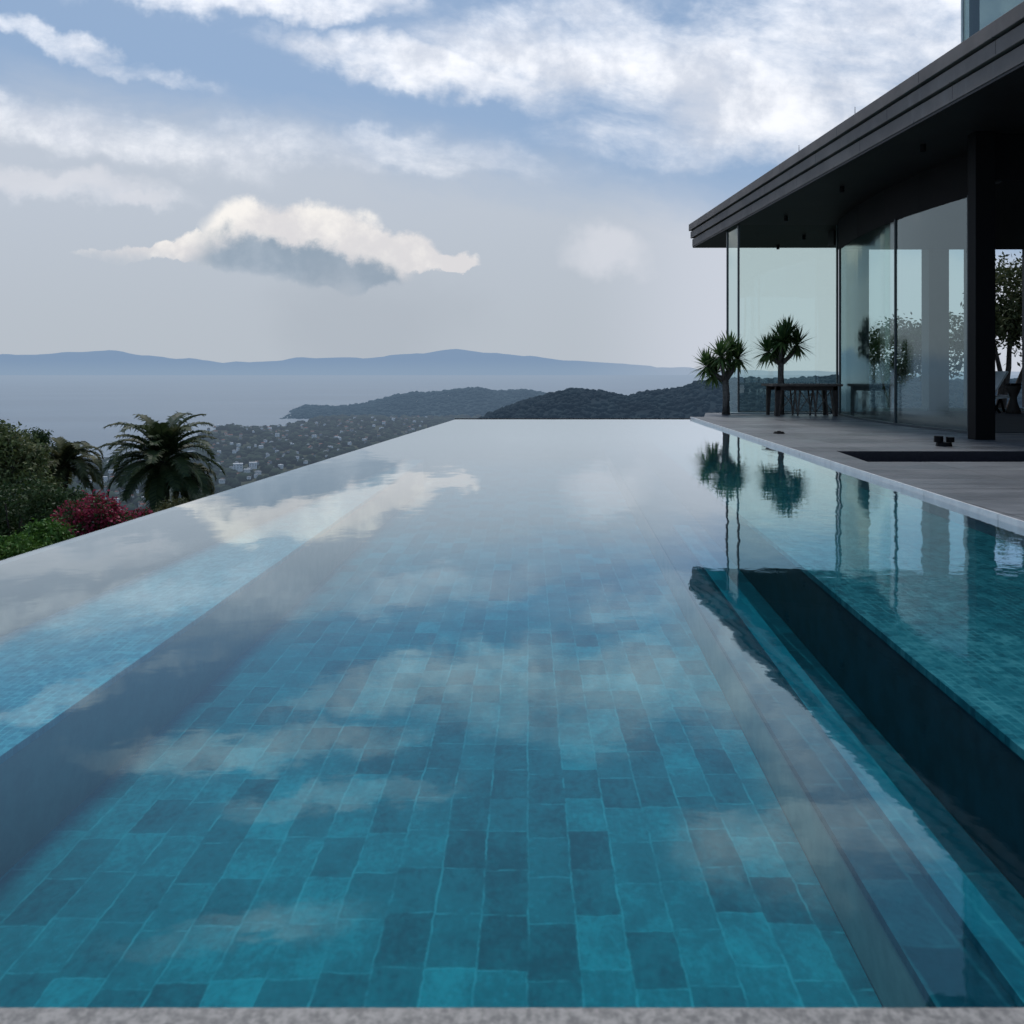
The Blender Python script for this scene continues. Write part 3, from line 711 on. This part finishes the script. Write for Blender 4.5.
def rosette_tree(name, label, base, heads, mat, seed, blade=.42, nb=60, group=None):
    """yucca: bare grey stem forking into heads of sword leaves"""
    rg = np.random.default_rng(seed); base = Vector(base); t = thing(name, label, 'yucca', base, group)
    mb = MB(); hs = [Vector(h) for h in heads]; ctr = sum(hs, Vector()) / len(hs)
    fork = Vector((base.x + (ctr.x - base.x) * .2, base.y, ctr.z - .42))
    mb.tube([base, base.lerp(fork, .5) + Vector((.01, 0, 0)), fork], [.095, .080, .070], 9)
    for h in hs: mb.tube([fork - Vector((0, 0, .03)), fork.lerp(h, .5) + Vector(((h.x - ctr.x) * .15, 0, -.03)), h], [.062, .045, .035], 7)
    mb.build('trunk', M['bark'], t, smooth=True)
    for h in hs:
        mb = MB()
        for i in range(nb):
            el = -1.05 + 2.5 * ((i + .5) / nb) ** .9; az = i * 2.39996 + rg.normal(0, .1)
            L = blade * rg.uniform(.75, 1.1); d = Vector((math.cos(az) * math.cos(el), math.sin(az) * math.cos(el), math.sin(el)))
            side = d.cross(Vector((0, 0, 1))); side = side.normalized() if side.length > .02 else Vector((1, 0, 0))
            w = .060
            b0 = h + d * .02; m1 = h + d * L * .5; tip = h + d * L + Vector((0, 0, -.05 * L))
            mb.add([b0 - side * w * .3, b0 + side * w * .3, m1 + side * w * .5, tip, m1 - side * w * .5], [(0, 1, 2, 4), (4, 2, 3)])
        mb.build('leaf_head', M[mat], t)
    return t
def yheads(D, lst): return [atD(px, row, D + dd) for (px, row, dd) in lst]
Dy = 18.05
rosette_tree('yucca_tree', 'sparse yucca on a bare grey stem at the pool corner, left of the pair', atz(724, 411.8, DZ) if False else Vector(((726 - CX) / F * Dy, Dy, DZ)),
             yheads(Dy, ((707, 366, .1), (721, 356, -.2), (737, 358, .15), (714, 374, .3), (730, 350, 0.25))), 'leaf_sword', 3, .50, 95, 'pair of potless yuccas at the terrace end')
Dy2 = 18.15
rosette_tree('yucca_tree', 'taller yucca rising behind the wooden table, right of the pair', Vector(((780 - CX) / F * Dy2, Dy2, DZ)),
             yheads(Dy2, ((768, 352, .1), (782, 341, -.15), (797, 345, .15), (776, 350, .28), (788, 335, .2))), 'leaf_sword', 5, .50, 95, 'pair of potless yuccas at the terrace end')

# left hillside garden -------------------------------------------------
palm('date_palm', 'large dark date palm with arching fronds beyond the pool edge', atD(162, 640, 35), atD(163, 462, 35), 46, 2.85, 'leaf_palm', 11, .86, trunk_r=.30, lw=.07, el_range=(-.75, 1.5))
palm('drooping_palm', 'small olive palm drooping behind the right side of the date palm', atD(195, 640, 37), atD(190, 478, 37), 34, 1.55, 'leaf_palm_olive', 12, 1.5, trunk_r=.16, lw=.06)
palm('feather_palm', 'feathery green palm rising between the leafy tree and the date palm', atD(66, 640, 30), atD(64, 468, 30), 36, 1.75, 'leaf_palm_olive', 13, 1.25, trunk_r=.16, lw=.055, el_range=(-.5, 1.45))
t_ = tree('leafy_tree', 'broad olive green leafy tree at the left edge of view', 'tree', atD(2, 700, 27), 
     [(atD(3, 446, 27), (.80, 1.0, .65), .35), (atD(14, 462, 26.5), (.9, .9, .8), .3), (atD(-30, 470, 27), (1.2, 1.2, 1.2), .35), (atD(20, 500, 26), (1.3, .9, .9), .4)],
     'leaf_tree', 330, 34, .14, .15, seed=21, trunk_r=.2)
tree('conifer', 'dark pointed conifer tip behind the leafy tree', 'tree', atD(39, 640, 34), [(atD(39, 446, 34), (.35, .35, .65), .5), (atD(40, 462, 34), (.8, .8, .8), .6)], 'leaf_dark', 90, 50, .13, .12, seed=22, trunk_r=.12)
tree('hedge_tree', 'dark green bushy tree below the feather palm', 'tree', atD(40, 760, 22), [(atD(20, 512, 22), (1.3, .8, .8), .5), (atD(66, 512, 23), (.7, .7, .55), .3), (atD(-20, 530, 22), (1, 1, .8), .3)], 'leaf_dark', 240, 44, .12, .13, seed=23)
tree('bougainvillea', 'crimson bougainvillea bush, the larger one beside the green shrubs', 'bush', atD(92, 700, 19), [(atD(90, 517, 19), (.70, .5, .50), .7), (atD(120, 527, 19.5), (.40, .4, .30), .3), (atD(72, 538, 18.5), (.4, .4, .45), .3)], 'leaf_dark', 230, 40, .075, .08, seed=24, mat2='leaf_red', frac2=.5, names=('trunk', 'foliage'), trunk_r=.05)
tree('bougainvillea', 'crimson bougainvillea bush, the smaller one under the date palm', 'bush', atD(138, 700, 21), [(atD(140, 522, 21), (.42, .4, .26), 1.0)], 'leaf_dark', 90, 36, .075, .08, seed=25, mat2='leaf_red', frac2=.42, names=('trunk', 'foliage'), trunk_r=.04)
tree('flowering_shrub', 'pale pinkish shrub at the foot of the date palm', 'bush', atD(178, 700, 24), [(atD(176, 512, 24), (.55, .5, .30), 1.0)], 'leaf_palm_olive', 90, 30, .09, .09, seed=26, names=('trunk', 'foliage'), trunk_r=.04)
tree('green_shrub', 'bright green feathery shrub beside the crimson bougainvillea', 'bush', atD(45, 700, 14), [(atD(44, 541, 14), (.40, .4, .30), .6), (atD(30, 555, 13.5), (.35, .4, .3), .4)], 'leaf_bright', 170, 44, .085, .06, seed=27, names=('trunk', 'foliage'), trunk_r=.03)
tree('green_shrub', 'rounded green shrub in the lower left corner above the pool edge', 'bush', atD(5, 760, 12), [(atD(4, 560, 12), (.36, .4, .27), .7), (atD(-25, 560, 12), (.36, .4, .27), .4)], 'leaf_bright', 170, 44, .07, .06, seed=28, names=('trunk', 'foliage'), trunk_r=.03)
# trees seen through the open room
tree('garden_tree', 'leafy olive toned tree outside the far opening of the villa', 'tree', (15.4, 25.5, -1.5), [((15.6, 25, 3.3), (1.0, 1.2, 1.25), .6), ((14.9, 25, 2.6), (.45, .8, .7), .2), ((16.6, 25, 2.6), (1.2, 1.2, 1.2), .4)], 'leaf_interior', 240, 34, .15, .16, 'bark_dark', seed=31, trunk_r=.14)
tree('garden_tree', 'soft grey green tree seen faintly through the curved glass', 'tree', (12.2, 27, -3.5), [((13.4, 28, 1.7), (1.1, 1.2, 1.0), .6), ((15.0, 28, 2.0), (1.0, 1.2, 1.0), .4)], 'leaf_dark', 200, 34, .15, .16, 'bark_dark', seed=32, trunk_r=.14)

# ------------------------------------------------------------------ land, sea, mountains
def fbm(x, y, seed, octs=5, base=1.0):
    """cheap value noise on numpy arrays"""
    r = np.zeros_like(x, dtype=float); amp = 1.0; tot = 0
    for o in range(octs):
        f = base * 2 ** o; xs = x * f + seed * 13.7 + o * 5.1; ys = y * f + seed * 7.3 - o * 3.7
        xi = np.floor(xs); yi = np.floor(ys); fx = xs - xi; fy = ys - yi
        h = lambda a, b: np.modf(np.abs(np.sin(a * 127.1 + b * 311.7 + seed) * 43758.5453))[0]
        sx = fx * fx * (3 - 2 * fx); sy = fy * fy * (3 - 2 * fy)
        v = (h(xi, yi) * (1 - sx) + h(xi + 1, yi) * sx) * (1 - sy) + (h(xi, yi + 1) * (1 - sx) + h(xi + 1, yi + 1) * sx) * sy
        r += v * amp; tot += amp; amp *= .5
    return r / tot
def grid_mesh(name, X, Y, Z, mat, smooth=True):
    a, b = X.shape; v = np.stack([X, Y, Z], -1).reshape(-1, 3)
    i = np.arange(a - 1)[:, None] * b + np.arange(b - 1)[None]; q = np.stack([i, i + 1, i + b + 1, i + b], -1).reshape(-1, 4)
    return np_mesh(name, v, q, mat, smooth=smooth)
# coast: distance of the shoreline by picture column
cpx = np.array([-400, -60, 60, 80, 112, 197, 224, 250, 291, 320, 356, 420, 480, 620, 2000])
cD = np.array([900, 960, 1040, 1080, 1090, 1400, 1600, 1660, 1760, 1980, 2120, 2250, 2400, 2600, 2800.])
def shore(s): return np.interp(s * F + CX, cpx, cD)
def land_z(s, D):
    X = s * D
    z = np.where(D < 390, -2.2 - .285 * np.maximum(D - 8, 0), 0)
    flat = -110 - 6 * np.clip((D - 390) / 700, 0, 1)
    z = np.maximum(z, flat); z = np.where(D >= 390, flat, z)
    n = fbm(X / 220, D / 220, 3, 5)
    z = z + (n - .5) * 10 * np.clip((D - 60) / 300, 0, 1)
    # low rise behind the beach at the left of the town
    z = z + 13 * np.exp(-((s * F + CX - 225) / 45) ** 2 - ((D - 1480) / 160) ** 2)
    z = z + 9 * np.exp(-((s * F + CX - 330) / 60) ** 2 - ((D - 1800) / 180) ** 2)
    edge = np.clip((shore(s) - D) / 60, -1, 1)
    z = np.where(edge < 1, (SEA - 3) + (np.maximum(z, SEA + .8) - (SEA - 3)) * np.clip(edge * .5 + .5, 0, 1) ** .8, z)
    return z
S_ = np.linspace(-1.25, 1.25, 320); Dg = np.concatenate([np.linspace(7.5, 60, 24), np.geomspace(64, 2900, 190)])
SS, DD = np.meshgrid(S_, Dg, indexing='ij')
tag(grid_mesh('hillside', SS * DD, DD, land_z(SS, DD), M['land']), 'wooded slope falling to the coastal plain', 'ground', kind='structure')
# ground under and behind the house
mb = MB(); mb.prism([(-9, -30), (16, -30), (16, 30), (5.0, 30), (4.6, 17.4), (-4.2, 17.3), (-4.4, 7.6), (-9, 4)], -2.6, -1.7); mb.build('ground', M['ledge'])
tag(bpy.data.objects['ground'], 'dark ground platform beneath pool and villa', 'ground', kind='structure')
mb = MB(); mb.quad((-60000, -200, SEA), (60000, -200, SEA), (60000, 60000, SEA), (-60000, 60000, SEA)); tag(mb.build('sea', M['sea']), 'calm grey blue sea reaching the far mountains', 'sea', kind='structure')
# beach
bs = (np.array([68, 80, 95, 113, 122]) - CX) / F; bi = np.interp(bs * F + CX, cpx, cD)
v = []; q = []
for i, (s_, d_) in enumerate(zip(bs, bi)): v += [(s_ * (d_ - 22), d_ - 22, SEA + 6.2), (s_ * (d_ + 12), d_ + 12, SEA + .6)]
q = [(2 * i, 2 * i + 1, 2 * i + 3, 2 * i + 2) for i in range(4)]
tag(np_mesh('beach', v, q, M['sand']), 'short pale strip of sand at the water', 'beach', kind='structure')

def ridge(name, prof, D0, depth, mat, label, base_z, rough, seed, nx=260, ny=26):
    """a hill whose crest follows prof [(px, row)] at distance D0"""
    pxs = np.linspace(prof[0][0], prof[-1][0], nx); rows = np.interp(pxs, [p[0] for p in prof], [p[1] for p in prof])
    crest = 1 - (rows - HZ) / F * D0; tt = np.linspace(-1, 1, ny)
    PX, T = np.meshgrid(pxs, tt, indexing='ij'); CR = np.repeat(crest[:, None], ny, 1)
    Dd = D0 + T * depth; X = (PX - CX) / F * Dd
    prof_t = np.cos(T * math.pi / 2) ** 1.3
    Z = base_z + (CR - base_z) * prof_t
    n = fbm(X / (depth * .35), Dd / (depth * .35), seed, 5)
    Z = Z + (n - .5) * rough * prof_t ** .4
    o = grid_mesh(name, X, Dd, Z, mat); tag(o, label, 'hill', kind='structure')
    return X, Dd, Z
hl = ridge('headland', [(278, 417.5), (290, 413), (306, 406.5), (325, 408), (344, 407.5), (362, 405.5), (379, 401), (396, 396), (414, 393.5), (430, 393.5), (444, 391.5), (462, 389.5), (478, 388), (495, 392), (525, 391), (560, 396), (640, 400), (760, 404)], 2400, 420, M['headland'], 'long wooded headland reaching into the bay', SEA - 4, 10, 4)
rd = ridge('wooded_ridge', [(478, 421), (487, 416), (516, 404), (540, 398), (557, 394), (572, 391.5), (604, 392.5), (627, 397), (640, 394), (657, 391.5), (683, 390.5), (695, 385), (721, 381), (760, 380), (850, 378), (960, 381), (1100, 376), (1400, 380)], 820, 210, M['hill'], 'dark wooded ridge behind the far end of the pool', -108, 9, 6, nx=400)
# mountains across the water
def mountains(name, prof, D0, label):
    nx = 420; pxs = np.linspace(prof[0][0], prof[-1][0], nx); rows = np.interp(pxs, [p[0] for p in prof], [p[1] for p in prof])
    rows = rows - (fbm(pxs / 26, pxs * 0, 8, 4) - .5) * 7.0 * np.clip((374.5 - rows) / 5, 0, 1)
    tt = np.linspace(0, 1, 8); PX, T = np.meshgrid(pxs, tt, indexing='ij'); crest = 1 - (rows - HZ) / F * D0
    Dd = D0 - (1 - T) * 3500; X = (PX - CX) / F * Dd
    Z = SEA - 5 + (crest[:, None] * Dd / D0 - SEA + 5) * np.sin(T * math.pi / 2)
    tag(grid_mesh(name, X, Dd, Z, M['mountain']), label, 'mountains', kind='structure')
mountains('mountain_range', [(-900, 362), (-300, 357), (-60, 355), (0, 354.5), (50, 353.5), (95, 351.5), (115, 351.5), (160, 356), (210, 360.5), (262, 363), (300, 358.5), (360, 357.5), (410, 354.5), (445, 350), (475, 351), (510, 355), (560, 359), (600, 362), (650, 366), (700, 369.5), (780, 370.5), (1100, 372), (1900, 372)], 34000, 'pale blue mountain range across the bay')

# ------------------------------------------------------------------ distant canopy (one mass)
def ico(sub=1):
    bm = bmesh.new(); bmesh.ops.create_icosphere(bm, subdivisions=sub, radius=1.0)
    v = np.array([p.co[:] for p in bm.verts]); f = np.array([[q.index for q in p.verts] for p in bm.faces]); bm.free(); return v, f
IV, IF = ico(2)
def clumps(name, pts, rad, label, mat, seed, squash=.8):
    rg = np.random.default_rng(seed); n = len(pts)
    var = [1 + .42 * (rg.uniform(0, 1, (len(IV), 1)) - .5) for _ in range(12)]
    T_ = np.stack([IV * w for w in var]); k = rg.integers(0, 12, n); s = rad * rg.uniform(.55, 1.35, n)
    sx = np.stack([s * rg.uniform(.8, 1.3, n), s * rg.uniform(.8, 1.2, n), s * squash * rg.uniform(.7, 1.3, n)], 1)
    V_ = T_[k] * sx[:, None, :] + pts[:, None, :]
    Q = IF[None] + (np.arange(n) * len(IV))[:, None, None]
    o = np_mesh(name, V_.reshape(-1, 3), Q.reshape(-1, 3), mat, tri=True)
    tag(o, label, 'trees', kind='stuff'); return o
def canopy_pts(n, smin, smax, dmin, dmax, seed, inset=25):
    rg = np.random.default_rng(seed); s = rg.uniform(smin, smax, n); D = np.sqrt(rg.uniform(dmin ** 2, dmax ** 2, n))
    ok = D < shore(s) - inset; s = s[ok]; D = D[ok]
    return np.stack([s * D, D, land_z(s, D)], 1), s, D
p1, s1, D1 = canopy_pts(6800, -.62, .06, 480, 2300, 41)
p1[:, 2] += 1.5
clumps('town_trees', p1, 5.6, 'dark tree canopy spread between the houses of the coastal town', M['canopy'], 42)
def crest_pts(g, n, seed, tmin, tmax):
    X, Dd, Z = g; rg = np.random.default_rng(seed); i = rg.integers(0, X.shape[0], n); j = rg.integers(int(tmin * X.shape[1]), int(tmax * X.shape[1]), n)
    i = np.minimum(i, X.shape[0] - 2); f = rg.uniform(0, 1, n); g_ = rg.uniform(0, 1, n)
    L = lambda A: (A[i, j] * (1 - f) + A[i, j + 1] * f) * (1 - g_) + (A[i + 1, j] * (1 - f) + A[i + 1, j + 1] * f) * g_
    return np.stack([L(X), L(Dd), L(Z)], 1)
clumps('ridge_forest', crest_pts(rd, 11000, 43, .1, .62), 3.0, 'dense dark forest covering the ridge behind the pool', M['hill'], 44)
clumps('headland_forest', crest_pts(hl, 5000, 45, .1, .6), 6.5, 'hazy forest covering the headland', M['headland'], 46)

# ------------------------------------------------------------------ the town: every house is an object
def house_mesh(w, d, h, kind, wall, roof):
    mb = MB(); mb.cur = 0; mb.box(-w / 2, w / 2, -d / 2, d / 2, -4, h)
    mb.cur = 1
    if kind == 'gable':
        o_ = .5; mb.add([(-w / 2 - o_, -d / 2 - o_, h), (w / 2 + o_, -d / 2 - o_, h), (w / 2 + o_, d / 2 + o_, h), (-w / 2 - o_, d / 2 + o_, h), (-w / 2 - o_, 0, h + d * .28), (w / 2 + o_, 0, h + d * .28)],
                        [(0, 1, 5, 4), (2, 3, 4, 5), (0, 4, 3), (1, 2, 5), (3, 2, 1, 0)])
    elif kind == 'hip':
        o_ = .6; mb.add([(-w / 2 - o_, -d / 2 - o_, h), (w / 2 + o_, -d / 2 - o_, h), (w / 2 + o_, d / 2 + o_, h), (-w / 2 - o_, d / 2 + o_, h), (-w / 5, 0, h + d * .25), (w / 5, 0, h + d * .25)],
                        [(0, 1, 5, 4), (2, 3, 4, 5), (0, 4, 3), (1, 2, 5), (3, 2, 1, 0)])
    else: mb.box(-w / 2 - .3, w / 2 + .3, -d / 2 - .3, d / 2 + .3, h, h + .5)
    mb.cur = 2
    k = max(2, int(w / 3.5)); fl_ = max(1, int(h / 3))
    for f in range(fl_):
        for i in range(k):
            cx = -w / 2 + w * (i + .5) / k; z0 = f * 3 + .9; y = -d / 2 - .03
            mb.quad((cx - .6, y, z0), (cx + .6, y, z0), (cx + .6, y, z0 + 1.3), (cx - .6, y, z0 + 1.3))
    me = bpy.data.meshes.new('house'); me.from_pydata(mb.v, [], mb.f); me.update()
    for m_ in (M[wall], M[roof], M['win_dark']): me.materials.append(m_)
    me.polygons.foreach_set('material_index', mb.mi); return me
kinds = [('white_house', 'tiny white house with a grey hipped roof among the town trees', 'hip', 'wall_white', 'roof_grey', (11, 8, 4)),
         ('white_block', 'tiny white flat roofed block among the town trees', 'flat', 'wall_white', 'roof_white', (13, 9, 7)),
         ('cream_house', 'tiny cream house with a red tiled roof among the town trees', 'gable', 'wall_cream', 'roof_red', (11, 8, 4)),
         ('grey_house', 'tiny grey house with a brown gabled roof among the town trees', 'gable', 'wall_grey', 'roof_brown', (10, 8, 4))]
mesh_k = [house_mesh(*k[5], k[2], k[3], k[4]) for k in kinds]
rg = np.random.default_rng(77); placed = []
edge_pts = lambda px: 420 + (455 - px) * .312
cnt = 0; tries = 0
while cnt < 288 and tries < 60000:
    tries += 1
    px = rg.uniform(85, 452); row = rg.uniform(418, 520)
    if row > edge_pts(px) - 2: continue
    D = 116 * F / (row - HZ)
    s = (px - CX) / F
    if D > shore(s) - 35 or D < 560: continue
    if rg.uniform() > .35 + .65 * fbm(np.array([px / 40.]), np.array([row / 12.]), 9, 2)[0]: continue
    x, y = s * D, D
    if any((x - a) ** 2 + (y - b) ** 2 < 15 ** 2 for a, b in placed): continue
    placed.append((x, y)); k = rg.choice(4, p=[.32, .18, .26, .24]); kd = kinds[k]
    o = bpy.data.objects.new(kd[0], mesh_k[k]); col.objects.link(o)
    z = float(land_z(np.array([s]), np.array([D]))[0]); sc_ = rg.uniform(.32, .64) * (.62 + D / 4500)
    o.location = (x, y, z + 4.2); o.scale = (sc_,) * 3; o.rotation_euler.z = rg.uniform(-1.2, 1.2)
    tag(o, kd[1], 'house', 'houses of the coastal town'); cnt += 1
# three large bright buildings near the shore that can be told apart
for (px, row, sz, lab, k) in ((238, 468, 1.6, 'large bright white building in the town, left one of the bright pair', 1), (253, 466, 1.35, 'bright white building in the town, right one of the bright pair', 1), (258, 474, 1.2, 'bright white building nearest the pool edge in the town', 0)):
    s = (px - CX) / F; D = 112 * F / (row - HZ)
    o = bpy.data.objects.new('white_building', mesh_k[k]); col.objects.link(o)
    o.location = (s * D, D, float(land_z(np.array([s]), np.array([D]))[0]) + 6); o.scale = (sz * .5,) * 3; o.rotation_euler.z = .3
    tag(o, lab, 'building', 'bright buildings of the town')
print('houses', cnt)
